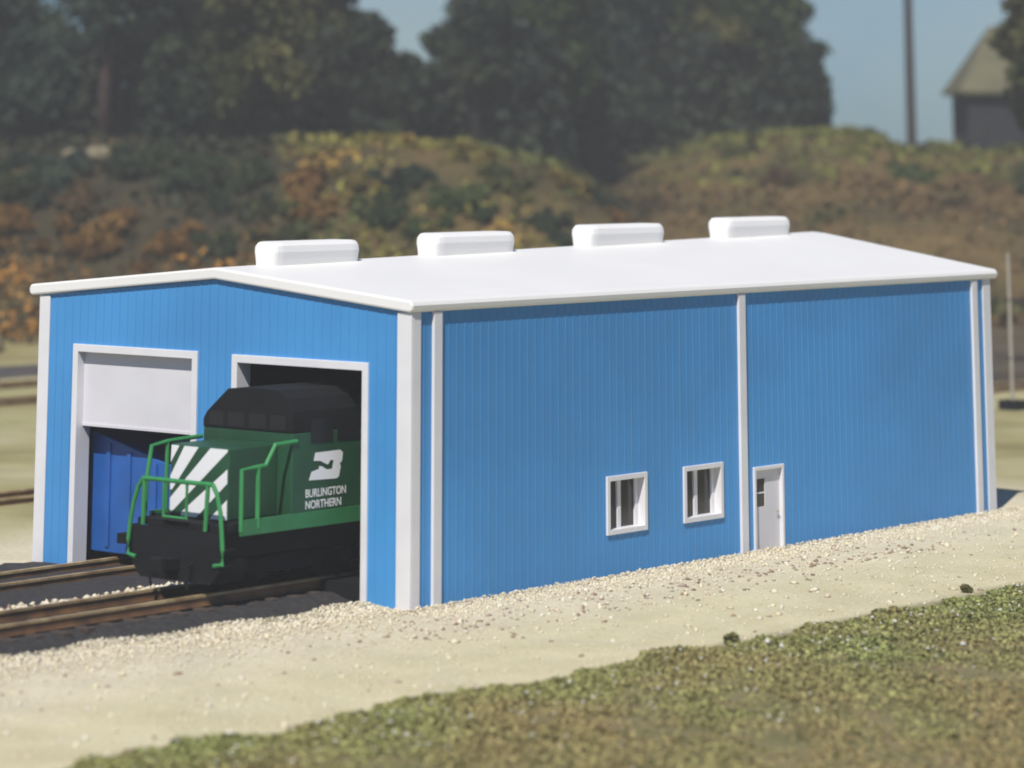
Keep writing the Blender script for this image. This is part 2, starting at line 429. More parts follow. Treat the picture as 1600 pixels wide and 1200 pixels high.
# windows
def window(Wn, cm):
    y0, y1, z0, z1 = Wn
    t = MB(); a = .13; xo, xi = .055, -.30
    t.box(xi, xo, y0, y0+a, z0, z1); t.box(xi, xo, y1-a, y1, z0, z1)
    t.box(xi, xo, y0+a, y1-a, z0, z0+a); t.box(xi, xo, y0+a, y1-a, z1-a, z1)
    ym = y0+cm; t.box(xi, -.17, ym-.08, ym+.08, z0+a, z1-a)
    t.box(xi, -.17, y1-a-.14, y1-a, z0+a, z1-a); t.box(xi, -.17, y0+a, y0+a+.05, z0+a, z1-a)
    f_ = t.build('window', M['white'], shed, bevel=.01)
    for a0, a1 in ((y0+a+.05, ym-.08), (ym+.08, y1-a-.14)):
        g = MB(); g.box(-.27, -.23, a0, a1, z0+a, z1-a); g.build('pane', M['glass'], f_)
window(W1, .78); window(W2, .82)
d = MB(); y0, y1, z0, z1 = DR
for a, b, c, e in ((y0, y0+.10, 0, z1), (y1-.10, y1, 0, z1), (y0+.10, y1-.10, z1-.10, z1)): d.box(-.25, .055, a, b, c, e)
dfr = d.build('door_frame', M['white'], shed, bevel=.01)
d = MB(); yw0, yw1, zw0, zw1 = y0+.26, y0+.66, 1.18, 1.93
d.box(-.12, -.06, y0+.10, yw0, .02, z1-.10); d.box(-.12, -.06, yw1, y1-.10, .02, z1-.10)
d.box(-.12, -.06, yw0, yw1, .02, zw0); d.box(-.12, -.06, yw0, yw1, zw1, z1-.10)
dr = d.build('door', M['door'], shed)
g = MB(); g.box(-.105, -.085, yw0, yw1, zw0, zw1); g.build('pane', M['glass'], dr)
g = MB(); g.box(-.105, -.075, yw0, yw1, 1.53, 1.57); g.build('glazing_bar', M['white'], dr)
g = MB(); g.tube([(-.06, y1-.24, 1.02), (.0, y1-.24, 1.02), (.0, y1-.36, 1.02)], .02); g.build('handle', M['pale'], dr)

# ------------------------------------------------------------------ tracks
def track(label, xc, ztop, y0, y1, gauge=1.6, first=None, group=None, nt_=True, step=.75, hr=.26):
    t = thing('railway_track', label, 'track', (xc, y0, ztop-hr), group)
    for s_ in (-1, 1):
        r = MB(); xr = xc+s_*gauge/2; zb = ztop-hr
        r.box(xr-.09, xr+.09, y0, y1, zb, zb+.03); r.box(xr-.035, xr+.035, y0, y1, zb+.03, ztop-.06)
        r.box(xr-.065, xr+.065, y0, y1, ztop-.06, ztop, 1)
        r.build('rail', [M['rust'], M['railtop']], t)
    s0 = None; y = y0+.3
    while y < y1:
        if s0 is None:
            b = MB(); b.box(xc-1.3, xc+1.3, y-.13, y+.13, ztop-hr-.14, ztop-hr-.005); s0 = b.build('sleeper', M['tie'], t, bevel=.02)
            yy0 = y
        else:
            c = s0.copy(); COL.objects.link(c); c.parent = t; c.location = (random.uniform(-.06, .06), y-yy0, random.uniform(-.015, .01))
        y += step
    return t
track('rusty track running under the green locomotive into the right-hand shed door', -3.90, .52, -18, 20)
track('dark track leading into the left shed door beside the blue wagon', -10.45, .24, -18, 20)
track('rusty track on open ground just behind the shed, nearest to it of those behind', -25.0, .20, 2, 77, step=.8)
track('thin track in the pale field behind the shed, second one back', -53.6, .20, 28, 95, step=1.0)
track('thin track in the pale field behind the shed, farthest one before the dark roads', -60.8, .20, 34, 102, step=1.0)

# ------------------------------------------------------------------ green locomotive
XC = -3.90; XL, XR = XC-1.55, XC+1.55
lo = thing('locomotive', 'green diesel locomotive with white striped nose half out of the shed door', 'locomotive', (XC, -4.1, .52))
b = MB(); b.box(XL+.02, XR-.02, -3.45, 14.0, 1.95, 2.14); b.build('deck', M['black'], lo)
b = MB(); b.box(XL+.35, XR-.35, -3.9, 14.0, 1.30, 1.94); b.box(XL+.25, XR-.25, -3.94, -3.1, .80, 1.30); b.build('underframe', M['black'], lo)
for s_, xx in ((-1, XL), (1, XR)):
    b = MB(); b.box(xx-.04, xx+.04, -3.46, 14.0, 1.86, 2.22); b.build('side_sill', M['sill'], lo)
# pilot with steps
b = MB(); b.prism([(XL+.05, 1.95), (XL+.05, 1.1), (XL+.35, .78), (XR-.35, .78), (XR-.05, 1.1), (XR-.05, 1.95)], 'y', -4.10, -3.95); b.box(XL+.08, XR-.08, -3.95, -3.35, 1.96, 2.12)
pl = b.build('pilot', M['black'], lo)
b = MB(); b.box(XC-.17, XC+.17, -4.55, -4.08, 1.02, 1.32); b.box(XC-.26, XC+.20, -4.75, -4.52, .98, 1.36); b.build('coupler', M['black'], lo, bevel=.04)
for xx in (XC-.62, XC+.62):
    b = MB(); b.tube([(xx, -4.1, 1.25), (xx, -4.3, 1.15), (xx+.03, -4.36, .85), (xx+.05, -4.34, .66)], .035); b.build('air_hose', M['black'], lo)
for s_ in (-1, 1):
    b = MB(); xs = XC+s_*1.42
    for zz, yy in ((1.22, -4.08), (1.58, -4.0)): b.box(xs-.20, xs+.20, yy-.02, yy+.35, zz-.03, zz+.02)
    b.box(xs-.22, xs-.19, -4.08, -3.7, 1.2, 1.95); b.build('step', M['black'], lo)
# nose
NY = -3.40; NX0, NX1 = -4.86, -2.84
b = MB(); b.box(NX0, NX1, NY, -1.70, 2.14, 3.84); ns = b.build('nose', M['green'], lo, bevel=.05)
# diagonal stripes on the nose face
fx0, fx1, fz0, fz1 = NX0+.03, NX1-.03, 2.17, 3.81
def uv(u, v): return (fx0+(fx1-fx0)*u, fz1-(fz1-fz0)*v)
for st in ([(.01, 0), (.15, 0), (0, .25)], [(.24, 0), (.49, 0), (.03, .64), (0, .64), (0, .44)],
           [(.70, 0), (1, 0), (1, .03), (.03, .96), (0, .96), (0, .76)], [(1, .28), (1, .48), (.47, 1), (.20, 1), (.20, .95)], [(1, .71), (1, 1), (.70, 1)]):
    b = MB(); b.prism([uv(*q_) for q_ in st], 'y', NY-.012, NY-.004); b.build('nose_stripe', M['decal'], ns)
# cab
CY0, CY1 = -1.70, 1.25
b = MB(); b.box(XL, XR, CY0, CY1, 2.14, 4.10); cab = b.build('cab', M['green'], lo, bevel=.03)
b = MB(); b.prism([(XL, 4.10), (XL, 4.30), (XL+.12, 4.48), (XL+.85, 5.06), (XC, 5.13), (XR-.45, 5.10), (XR-.12, 4.92), (XR, 4.60), (XR, 4.10)], 'y', CY0-.02, CY1)
ctop = b.build('cab_roof', M['black'], lo, bevel=.03)
def wpane(x0, x1, z0, z1):
    g = MB(); g.box(x0, x1, CY0-.03, CY0-.0215, z0, z1); g.build('pane', M['cabglass'], cab)
wpane(XL+.22, XL+.74, 4.16, 4.50); wpane(XC-.66, XC-.08, 4.16, 4.50); wpane(XC+.08, XC+.66, 4.16, 4.50); wpane(XR-.74, XR-.22, 4.16, 4.50)
for a, c in ((-1.05, -.28), (-.1, .7)):
    g = MB(); g.box(XR+.002, XR+.02, a, c, 3.84, 4.40); g.build('pane', M['cabglass'], cab)
# hoods, roof, fans
b = MB(); b.box(XC-.98, XC+.98, CY1, 13.4, 2.14, 4.25); b.build('long_hood', M['green'], lo, bevel=.03)
b = MB(); b.prism([(XC-.98, 4.25), (XC-.98, 4.55), (XC-.7, 4.85), (XC+.7, 4.85), (XC+.98, 4.55), (XC+.98, 4.25)], 'y', CY1, 13.4); b.build('hood_roof', M['black'], lo)
for yy in (6.0, 8.0, 10.0):
    b = MB(); b.tube([(XC, yy, 4.84), (XC, yy, 5.0)], .6, 20); b.build('roof_fan', M['black'], lo)
b = MB(); b.prism([(XL+.2, 1.3), (XL+.4, .75), (XR-.4, .75), (XR-.2, 1.3)], 'y', 2.6, 6.2); b.build('fuel_tank', M['black'], lo)
for yc in (-1.0, 10.0):
    b = MB()
    for s_ in (-1, 1):
        xx = XC+s_*1.02
        b.prism([(yc-2.0, 1.25), (yc-1.9, .95), (yc-.6, .85), (yc+.6, .85), (yc+1.9, .95), (yc+2.0, 1.25)], 'x', xx-.08, xx+.08)
        for yy in (yc-1.35, yc+1.35): b.box(xx-.14, xx+.14, yy-.22, yy+.22, .78, 1.2)
    tr = b.build('bogie', M['black'], lo)
    for yy in (yc-1.35, yc+1.35):
        for s_ in (-1, 1):
            g = MB(); xx = XC+s_*.80
            g.tube([(xx-.06, yy, 1.0), (xx+.06, yy, 1.0)], .48, 24); g.tube([(xx-s_*.06, yy, 1.0), (xx-s_*.10, yy, 1.0)], .53, 24)
            g.build('wheel', M['black'], tr)
# handrails
def hand(pts, r=.055):
    b = MB(); b.tube(pts, r, 8); return b.build('handrail', M['rail'], lo)
yf = -4.06
hand([(-5.10, yf, 3.06), (-4.4, yf, 3.06), (-3.4, yf, 3.06), (-2.70, yf, 3.06)])
for s_, xa, xb in ((-1, -5.10, XL-.08), (1, -2.70, XR+.06)):
    hand([(xa, yf, 3.06), (xa+s_*.16, yf-.01, 2.85), (xa+s_*.30, yf-.03, 2.45), (xb-s_*.05, yf-.04, 2.05), (xb, yf-.05, 1.6), (xb, yf-.05, 1.27), (xb-s_*.28, yf-.05, 1.22)])
hand([(-5.06, yf, 3.06), (-5.08, yf, 1.98)]); hand([(-2.86, yf, 3.06), (-2.93, yf, 1.98)])
hand([(-4.37, yf, 3.06), (-4.37, yf, 2.22), (-3.58, yf, 2.22), (-3.58, yf, 3.06)], .045)
hand([(XR, -3.44, 1.95), (XR, -3.44, 3.38), (XR, -2.9, 3.41), (XR, -2.62, 3.43), (XR, -2.30, 3.88), (XR, -1.55, 3.91)])
hand([(XR, -2.88, 2.0), (XR, -2.88, 3.41)], .06)
hand([(XL, -3.66, 2.0), (XL, -3.62, 2.95), (XL, -3.47, 3.75), (XL, -2.93, 3.82), (XL, -1.75, 3.87)])
hand([(XL, -2.95, 2.0), (XL, -2.93, 3.82)])
# emblem and lettering on the cab side
pxo, pyo, sc = 440, 680, 7.5
poly = [(395, 205), (685, 170), (716, 200), (704, 300), (676, 330), (690, 360), (668, 480), (640, 505), (320, 530), (350, 430), (436, 395),
        (440, 360), (470, 365), (530, 402), (592, 390), (610, 290), (570, 290), (540, 345), (450, 300), (375, 302)]
def cabpt(px, py):
    X, Y = pxo+px/sc, pyo+py/sc
    dv = _f+_r*(X-CX)/F-_u*(Y-CY)/F; t = (XR-CAM[0])/dv[0]; q = CAM+t*dv; return (q[1], q[2])
b = MB(); b.prism([cabpt(*p) for p in poly], 'x', XR+.005, XR+.012); b.build('emblem', M['decal'], cab)
def lettering(txt, y, z, size, width):
    cu = bpy.data.curves.new('lettering', 'FONT'); cu.body = txt; cu.size = size; cu.extrude = .003; cu.offset = .004
    o = bpy.data.objects.new('lettering', cu); COL.objects.link(o)
    bpy.context.view_layer.update()
    me = bpy.data.meshes.new_from_object(o.evaluated_get(bpy.context.evaluated_depsgraph_get()))
    bpy.data.objects.remove(o); bpy.data.curves.remove(cu)
    xs_ = [v.co.x for v in me.vertices]; k = width/(max(xs_)-min(xs_))
    for v in me.vertices:
        a, c, e = v.co
        v.co = Vector((XR+.006+max(0, e), y+(a-min(xs_))*k, z+c))-WL[cab]
    me.materials.clear(); me.materials.append(M['decal'])
    o = bpy.data.objects.new('lettering', me); COL.objects.link(o); o.parent = cab
lettering('BURLINGTON', -1.22, 2.56, .27, 1.45); lettering('NORTHERN', -1.22, 2.29, .27, 1.28)

# ------------------------------------------------------------------ blue wagon in the left bay
XW = -10.45
wg = thing('blue_wagon', 'deep blue ribbed freight wagon standing inside the left shed door', 'wagon', (XW, .75, .24))
wx0, wx1, wy0, wy1 = XW-1.78, XW+1.78, .75, 11.0
b = MB(); b.prism([(wx0, .34), (wx0, 3.46), (wx1, 2.62), (wx1, .34)], 'y', wy0, wy1); bd = b.build('body', M['car'], wg, bevel=.03)
for xx in (-11.5, -10.7, -9.7, -8.9):
    z1 = 3.44-.84*(xx-wx0)/(wx1-wx0)-.12
    b = MB(); b.box(xx-.07, xx+.07, wy0-.05, wy0-.002, .5, z1); b.build('rib', M['car'], bd)
for yy in np.arange(2.0, 11, 1.1):
    b = MB(); b.box(wx1+.002, wx1+.07, yy-.05, yy+.05, .66, 2.55); b.build('rib', M['car'], bd)
b = MB(); b.box(XW-1.1, XW+1.1, wy0+.1, wy1, .22, .335); uf = b.build('underframe', M['black'], wg)
for yy in (2.4, 4.0, 8.2, 9.8):
    for s_ in (-1, 1):
        g = MB(); xx = XW+s_*.8; g.tube([(xx-.06, yy, .72), (xx+.06, yy, .72)], .44, 20); g.build('wheel', M['black'], wg)
b = MB(); b.box(XW-.15, XW+.15, wy0-.5, wy0-.03, .70, .95); b.build('coupler', M['black'], wg)

# ------------------------------------------------------------------ poles, house
def gz_(x, y): return float(height(x, y))
px_, py_ = xy_of(1400, 224); z0 = gz_(px_, py_)
up = thing('utility_pole', 'tall dark wooden utility pole on the ridge against the sky', 'pole', (px_, py_, z0-.2))
b = MB(); b.tube([(px_, py_, z0-.4), (px_, py_, z0+7), (px_, py_, z0+15)], [.38, .33, .28], 12); b.build('mast', M['wood'], up)
b = MB(); q = Rh; b.tube([(px_-q[0]*1.3, py_-q[1]*1.3, z0+14.0), (px_+q[0]*1.3, py_+q[1]*1.3, z0+14.0)], .09, 6); b.build('crossarm', M['wood'], up)
b = MB()
sx, sy = -18.9, 60.5
sm = thing('signal_mast', 'slim pale signal mast with two dark arms beyond the shed\'s far corner', 'signal', (sx, sy, 0))
b = MB(); b.tube([(sx, sy, 0), (sx, sy, 6.6)], [.075, .06], 10); b.build('mast', M['pale'], sm)
b = MB(); b.box(sx-.45, sx+.45, sy-.45, sy+.45, -.05, .4); b.build('base', M['black'], sm)
for zz in (4.6, 2.15):
    b = MB(); b.box(-.15, 1.7, -.05, .05, zz-.09, zz+.09)
    b.v = [(sx+Rh[0]*v[0]-Rh[1]*v[1], sy+Rh[1]*v[0]+Rh[0]*v[1], v[2]) for v in b.v]; b.build('arm', M['wood'], sm)
hx, hy = xy_of(1622, 227); zh = 11.6
hs = thing('house', 'dark-walled house with tan hip roof on the right-hand ridge', 'house', (hx, hy, zh))
def hp(s, t, z): return (hx+Rh[0]*s+Fh[0]*t, hy+Rh[1]*s+Fh[1]*t, z)
hw, hd, ze, zr = 7.3, 3.8, 15.5, 20.2
b = MB(); V = [hp(s, t, z) for z in (zh-.6, ze) for t in (-hd, hd) for s in (-hw, hw)]
b.add(V, [(0, 2, 3, 1), (4, 5, 7, 6), (0, 1, 5, 4), (2, 6, 7, 3), (0, 4, 6, 2), (1, 3, 7, 5)]); b.build('wall', M['darkwall'], hs)
b = MB(); e = .7
V = [hp(-hw-e, -hd-e, ze-.35), hp(hw+e, -hd-e, ze-.35), hp(hw+e, hd+e, ze-.35), hp(-hw-e, hd+e, ze-.35),
     hp(-hw-e, -hd-e, ze-.15), hp(hw+e, -hd-e, ze-.15), hp(hw+e, hd+e, ze-.15), hp(-hw-e, hd+e, ze-.15), hp(-hw+2.3, 0, zr), hp(hw-2.3, 0, zr)]
b.add(V, [(0, 3, 2, 1), (0, 1, 5, 4), (1, 2, 6, 5), (2, 3, 7, 6), (3, 0, 4, 7), (4, 5, 9, 8), (6, 7, 8, 9), (5, 6, 9), (7, 4, 8)]); b.build('roof', M['tan'], hs)
# ------------------------------------------------------------------ trees and bushes
PAL = dict(
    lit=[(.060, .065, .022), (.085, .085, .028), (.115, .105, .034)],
    dark=[(.018, .030, .018), (.028, .042, .021), (.046, .058, .024)],
    blue=[(.018, .034, .026), (.027, .046, .033), (.042, .062, .038)],
    olive=[(.036, .044, .014), (.060, .066, .020), (.095, .090, .028)],
    green=[(.024, .042, .013), (.042, .064, .018), (.070, .092, .025)],
    yellow=[(.11, .09, .025), (.15, .11, .03), (.20, .15, .035)],
    weed=[(.13, .13, .05), (.18, .17, .065), (.24, .20, .08)],
    orange=[(.11, .058, .018), (.16, .085, .024), (.21, .12, .035)],
    brown=[(.055, .038, .020), (.08, .052, .024), (.11, .07, .03)],
)
def leaf_cloud(lobes, n, size, pal, seed):
    """lobes: (x,y,z,rx,ry,rz); leaf clumps over and through each lobe"""
    vol = np.array([l[3]*l[4]+l[4]*l[5]+l[3]*l[5] for l in lobes]); cnt = np.maximum(1, (vol/vol.sum()*n).astype(int))
    C = []; T = []
    P = np.array(PAL[pal])
    for l, c in zip(lobes, cnt):
        d_ = rng.normal(size=(c, 3)); d_ /= np.linalg.norm(d_, axis=1)[:, None]
        rad = rng.uniform(0.25, 1.0, c)**.45
        rad *= 1+.22*vnoise(d_*3+np.array(l[:3]), seed, 1.6)
        p = np.array(l[:3])+d_*rad[:, None]*np.array(l[3:6]); C.append(p)
        t = np.clip(.5+.55*vnoise(p, seed+1, .6)+rng.normal(0, .12, c)+rng.normal(0, .15), 0, 1)*1.999
        i = t.astype(int); fr = (t-i)[:, None]
        T.append(P[i]*(1-fr)+P[np.minimum(i+1, 2)]*fr)
    C = np.concatenate(C); T = np.concatenate(T)*rng.uniform(.8, 1.2, (len(C), 1))
    sz = rng.uniform(.6, 1.3, len(C))*size
    return quads(C, sz), np.repeat(T, 4, 0)
def tree(label, col, d, h, r, pal, trunk_h=.28, lean=0, bark='bark', seed=0, n=5200, group=None, wide=1.0, tr=.35, z=None, accent=None):
    x, y = xy_of(col, d); z = gz_(x, y)-.2 if z is None else z
    t = thing('tree', label, 'tree', (x, y, z), group)
    r_ = np.random.default_rng(seed+50); lobes = []
    zc0 = z+h*trunk_h; hc = h*(1-trunk_h)
    for k in range(13):
        u = k/12; zz = zc0+hc*(.10+.86*u)
        ring = r*(.55+.45*math.sin(math.pi*min(1, .25+.75*(1-u))))*(1-.35*u)
        a = r_.uniform(0, 6.28); off = ring*r_.uniform(.25, .62)
        rr = r*r_.uniform(.34, .50)*(1-.25*u)
        lobes.append((x+math.cos(a)*off*wide, y+math.sin(a)*off*wide, zz, rr*1.1, rr*1.1, rr*.85))
    lobes.append((x, y, zc0+hc*.5, r*.6, r*.6, hc*.42))
    V, T = leaf_cloud(lobes, int(n*1.7), .45, pal, seed)
    if accent:  # paler leaf lobes, sunlit patches painted into the crown
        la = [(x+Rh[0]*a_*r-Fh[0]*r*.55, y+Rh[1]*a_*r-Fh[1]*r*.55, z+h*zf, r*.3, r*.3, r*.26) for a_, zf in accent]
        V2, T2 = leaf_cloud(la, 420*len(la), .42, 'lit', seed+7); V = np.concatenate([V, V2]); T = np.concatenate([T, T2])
    fast_mesh('crown', V, 4, T, M['leaf'], t)
    b = MB(); top = z+h*.75
    b.tube([(x, y, z-.3), (x+.1*lean, y, z+h*.25), (x+.3*lean, y, z+h*.5), (x+.3*lean, y, top)], [tr*1.3, tr, tr*.7, tr*.25], 10)
    for l in lobes[:9]:
        zs = z+h*.2+(l[2]-z-h*.2)*.45
        b.tube([(x, y, zs), ((x+l[0])/2, (y+l[1])/2, (zs+l[2])/2+.2), (l[0], l[1], l[2])], [tr*.45, tr*.28, tr*.1], 6)
    b.build('trunk', M[bark], t, smooth=True)
    return t
tree('tall bluish-green tree filling the upper left corner', 20, 205, 18, 5.8, 'blue', .10, seed=1)
tree('tall dark tree with a bare reddish trunk at upper left', 186, 199, 20, 6.2, 'blue', .36, bark='redbark', seed=2, tr=.42)
tree('tall dark tree right of the reddish trunk', 315, 206, 19, 6.3, 'dark', .12, seed=3, n=6000)
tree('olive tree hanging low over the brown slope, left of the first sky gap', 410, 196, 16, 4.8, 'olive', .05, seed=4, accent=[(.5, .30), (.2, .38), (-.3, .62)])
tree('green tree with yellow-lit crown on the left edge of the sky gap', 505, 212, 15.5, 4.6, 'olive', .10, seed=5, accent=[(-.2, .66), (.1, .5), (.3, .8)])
tree('short dark tree at the bottom of the left sky gap', 585, 207, 8.6, 3.3, 'dark', .05, seed=6, n=3600)
tree('small dark tree just under the sky gap, beside the big right-hand trees', 650, 204, 5.6, 2.6, 'dark', .04, seed=7, n=2800)
tree('dark round-topped tree on the right edge of the left sky gap', 745, 207, 15, 3.9, 'dark', .08, seed=8)
tree('tall dark tree above the grassy mound', 845, 212, 19, 5.6, 'green', .08, seed=9, n=6000)
tree('tall dark tree above the hollow between mound and brown slope', 955, 229, 19, 5.8, 'blue', .06, seed=10, n=6000)
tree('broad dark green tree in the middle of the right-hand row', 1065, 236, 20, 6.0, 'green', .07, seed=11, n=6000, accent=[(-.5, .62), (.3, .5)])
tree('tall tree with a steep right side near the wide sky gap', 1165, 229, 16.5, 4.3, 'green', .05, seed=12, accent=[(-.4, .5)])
tree('low dark tree at the right end of the row, bordering the wide sky gap', 1243, 227, 7.0, 2.9, 'dark', .03, seed=13, n=3000)
tree('thin green tree standing behind the low end of the row', 1215, 238, 13.0, 3.0, 'green', .04, seed=14, n=3000)
tree('dark understorey tree in the shade above the hollow', 905, 216, 6, 3.2, 'dark', .03, seed=15, n=3200)
tree('dark understorey tree at the foot of the broad green tree', 1020, 228, 6.2, 3.3, 'dark', .03, seed=16, n=3200)
tree('low leafy tree at the foot of the reddish trunk', 90, 195, 7, 3.4, 'blue', .03, seed=17, n=3200)
tree('low dark tree in the shade left of the olive tree', 300, 195, 7, 3.3, 'dark', .03, seed=18, n=3200)
tree('tall tree at the right edge whose crown hangs over the house roof', 1650, 186, 21.0, 3.9, 'olive', .58, wide=1.9, seed=19, tr=.3, n=7000)
tree('dark rounded tree at the right edge in front of the house', 1640, 180, 9.0, 2.3, 'blue', .02, seed=20, n=3600)

N = 42000
cc = rng.uniform(-200, 1275, N); dd = rng.uniform(206, 224, N)+np.clip((cc-880)/60, 0, 1)*20
cap = np.interp(cc, [-200, 540, 600, 640, 700, 760, 1150, 1230, 1275], [60, 60, 95, 118, 112, 60, 60, 95, 185])
X = CAM[0]+Fh[0]*dd+Rh[0]*(cc-744)/F*dd*1.02; Y = CAM[1]+Fh[1]*dd+Rh[1]*(cc-744)/F*dd*1.02; Z = height(X, Y)
ztop = 10.857+(HOR-cap)/F*dd+.9*vnoise(np.stack([X, Y, Z*0], 1), 31, .8)
Z = Z+rng.uniform(0, 1, N)*np.maximum(.4, ztop-Z)
P3 = np.stack([X, Y, Z], 1); t = np.clip(.5+.5*vnoise(P3, 32, .7)+rng.normal(0, .2, N), 0, 1)[:, None]
tt = np.array([.018, .028, .022])*(1-t)+np.array([.040, .052, .030])*t
fast_mesh('thicket', quads(P3, rng.uniform(.4, .9, N)), 4, np.repeat(tt, 4, 0), M['leaf'])['kind'] = 'stuff'

def bush(label, col, ypix, r, pal, seed, name='bush', group=None, flat=.8):
    d = col_d(col, ypix); x, y = xy_of(col, d); z = gz_(x, y)
    r_ = np.random.default_rng(seed); lobes = []
    for k in range(14):
        a = r_.uniform(0, 6.28); o = r*r_.uniform(.1, 1.15); q = r*r_.uniform(.2, .46)*(1.1-.35*o/r)
        bx, by = x+math.cos(a)*o*1.2, y+math.sin(a)*o*1.2
        lobes.append((bx, by, gz_(bx, by)+q*.4*flat+r_.uniform(0, r*.22), q*1.15, q*1.15, q*flat))
    V, T = leaf_cloud(lobes, int(800+1100*r), .24, pal, seed); T = T*1.15*rng.uniform(.8, 1.2, (len(T)//4, 1)).repeat(4, 0)
    o = fast_mesh(name, V, 4, T, M['leaf'], origin=(x, y, z)); tag(o, label, 'bush', group); return o
GB = 'bushes on the hillside'
for k, (lb, c, yp, r, pal) in enumerate((
    ('wide dark shrub at the left picture edge, in the shade under the bluish-green tree', 20, 285, 2.6, 'dark'),
    ('dark shrub just below the pale boulders, on their left', 110, 285, 2.2, 'blue'),
    ('dark shrub lying right of the pale boulders', 245, 270, 2.2, 'dark'),
    ('broad dark shrub below the olive tree', 330, 290, 2.6, 'dark'),
    ('dark shrub between the olive tree and the upper orange bush', 410, 300, 2.0, 'dark'),
    ('orange bush at the far left of the brown slope', 55, 372, 1.7, 'orange'),
    ('large orange-brown bush on the slope above the shed\'s left roof edge', 175, 378, 2.1, 'orange'),
    ('orange bush left of the first roof vent', 290, 392, 1.6, 'orange'),
    ('dull brown bush below the pale boulders', 150, 330, 1.6, 'brown'),
    ('dark green bush in the brown slope, just left of the first roof vent', 372, 388, 1.3, 'dark'),
    ('olive bush directly above the first roof vent', 455, 352, 1.5, 'olive'),
    ('upper bright orange bush at the left end of the mound', 478, 292, 1.5, 'orange'),
    ('lower bright orange-yellow bush above the first roof vent', 492, 335, 1.3, 'orange'),
    ('yellow-tipped bush on the left shoulder of the mound', 566, 292, 1.3, 'yellow'),
    ('dark green bush low on the mound between first and second vents', 610, 345, 1.7, 'green'),
    ('dark green bush in the middle of the mound', 640, 290, 1.6, 'dark'),
    ('yellow bush on the crest of the mound', 735, 246, 1.1, 'yellow'),
    ('wide green bush above the second roof vent', 712, 318, 1.8, 'green'),
    ('olive bush right of centre on the mound', 790, 290, 1.5, 'olive'),
    ('dark green bush between the second and third roof vents', 850, 352, 1.4, 'dark'),
    ('yellow-brown bush on the mound\'s right shoulder', 890, 292, 1.3, 'yellow'),
    ('small dark bush low on the mound\'s right end, above the third vent', 945, 325, 1.0, 'dark'),
    ('brown bush at the foot of the mound\'s right end', 965, 345, .9, 'orange'),
    ('olive bush on the right-hand slope under the row of trees', 1130, 240, 1.4, 'olive'),
    ('low green bush on the skyline at the left of the wide sky gap', 1345, 206, 1.5, 'olive'),
    ('small green bush on the skyline close to the utility pole', 1385, 218, 1.0, 'olive'),
    ('ochre bush on the right-hand slope above the fourth vent', 1190, 285, 1.3, 'brown'),
    ('dark olive bush on the slope below the utility pole', 1400, 280, 1.4, 'green'),
    ('brown-green bush in front of the house', 1530, 225, 1.4, 'brown'),
    ('dark bush on the right-hand slope at the picture edge', 1585, 285, 1.8, 'dark'),
)): bush(lb, c, yp, r, pal, 100+k, group=GB)

# low scrub over the hillside: nobody could count it
N = 70000
cc = rng.uniform(-120, 1740, N); dd = rng.uniform(156, 242, N)
X = CAM[0]+Fh[0]*dd+Rh[0]*(cc-744)/F*dd*1.02; Y = CAM[1]+Fh[1]*dd+Rh[1]*(cc-744)/F*dd*1.02; Z = height(X, Y)
P3 = np.stack([X, Y, Z], 1); nz = vnoise(P3, 3, .35)+.5*vnoise(P3, 4, 1.1)
keep = (Z > .5) & (rng.uniform(0, 1, N) < np.clip(.45+.7*nz, .1, 1)); P3 = P3[keep]; nz = nz[keep]; cc = cc[keep]
zone = vnoise(P3, 5, .30)+.5*vnoise(P3, 6, .9)
mound = np.clip((cc-430)/60, 0, 1)*np.clip((930-cc)/80, 0, 1)
right = np.clip((cc-960)/80, 0, 1)
A = np.array
Yp = HOR-(P3[:, 2]-10.857)*F/200
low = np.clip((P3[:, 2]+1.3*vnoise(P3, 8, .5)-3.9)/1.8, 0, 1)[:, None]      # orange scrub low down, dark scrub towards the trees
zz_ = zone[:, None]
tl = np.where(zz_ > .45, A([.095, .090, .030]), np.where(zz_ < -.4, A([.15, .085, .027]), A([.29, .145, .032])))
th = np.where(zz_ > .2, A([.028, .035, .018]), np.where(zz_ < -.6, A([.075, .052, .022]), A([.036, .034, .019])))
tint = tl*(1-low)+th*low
tm = np.where(zz_ > .0, A([.085, .095, .027]), np.where(zz_ < -.75, A([.26, .16, .036]), A([.185, .165, .037])))
tr_ = np.where((P3[:, 2]+.8*zone > 8.6)[:, None], A([.13, .135, .032]), A([.125, .080, .034])); tr_ = np.where(zz_ > .6, A([.075, .076, .027]), tr_)
tint = tint*(1-mound[:, None])+tm*mound[:, None]; tint = tint*(1-right[:, None])+tr_*right[:, None]
tint = tint*rng.uniform(.85, 1.5, (len(P3), 1))
P3[:, 2] += rng.uniform(.05, .45, len(P3))*(1+.6*np.clip(nz, 0, 1))
fast_mesh('undergrowth', quads(P3, rng.uniform(.22, .6, len(P3))), 4, np.repeat(tint, 4, 0), M['leaf'])['kind'] = 'stuff'

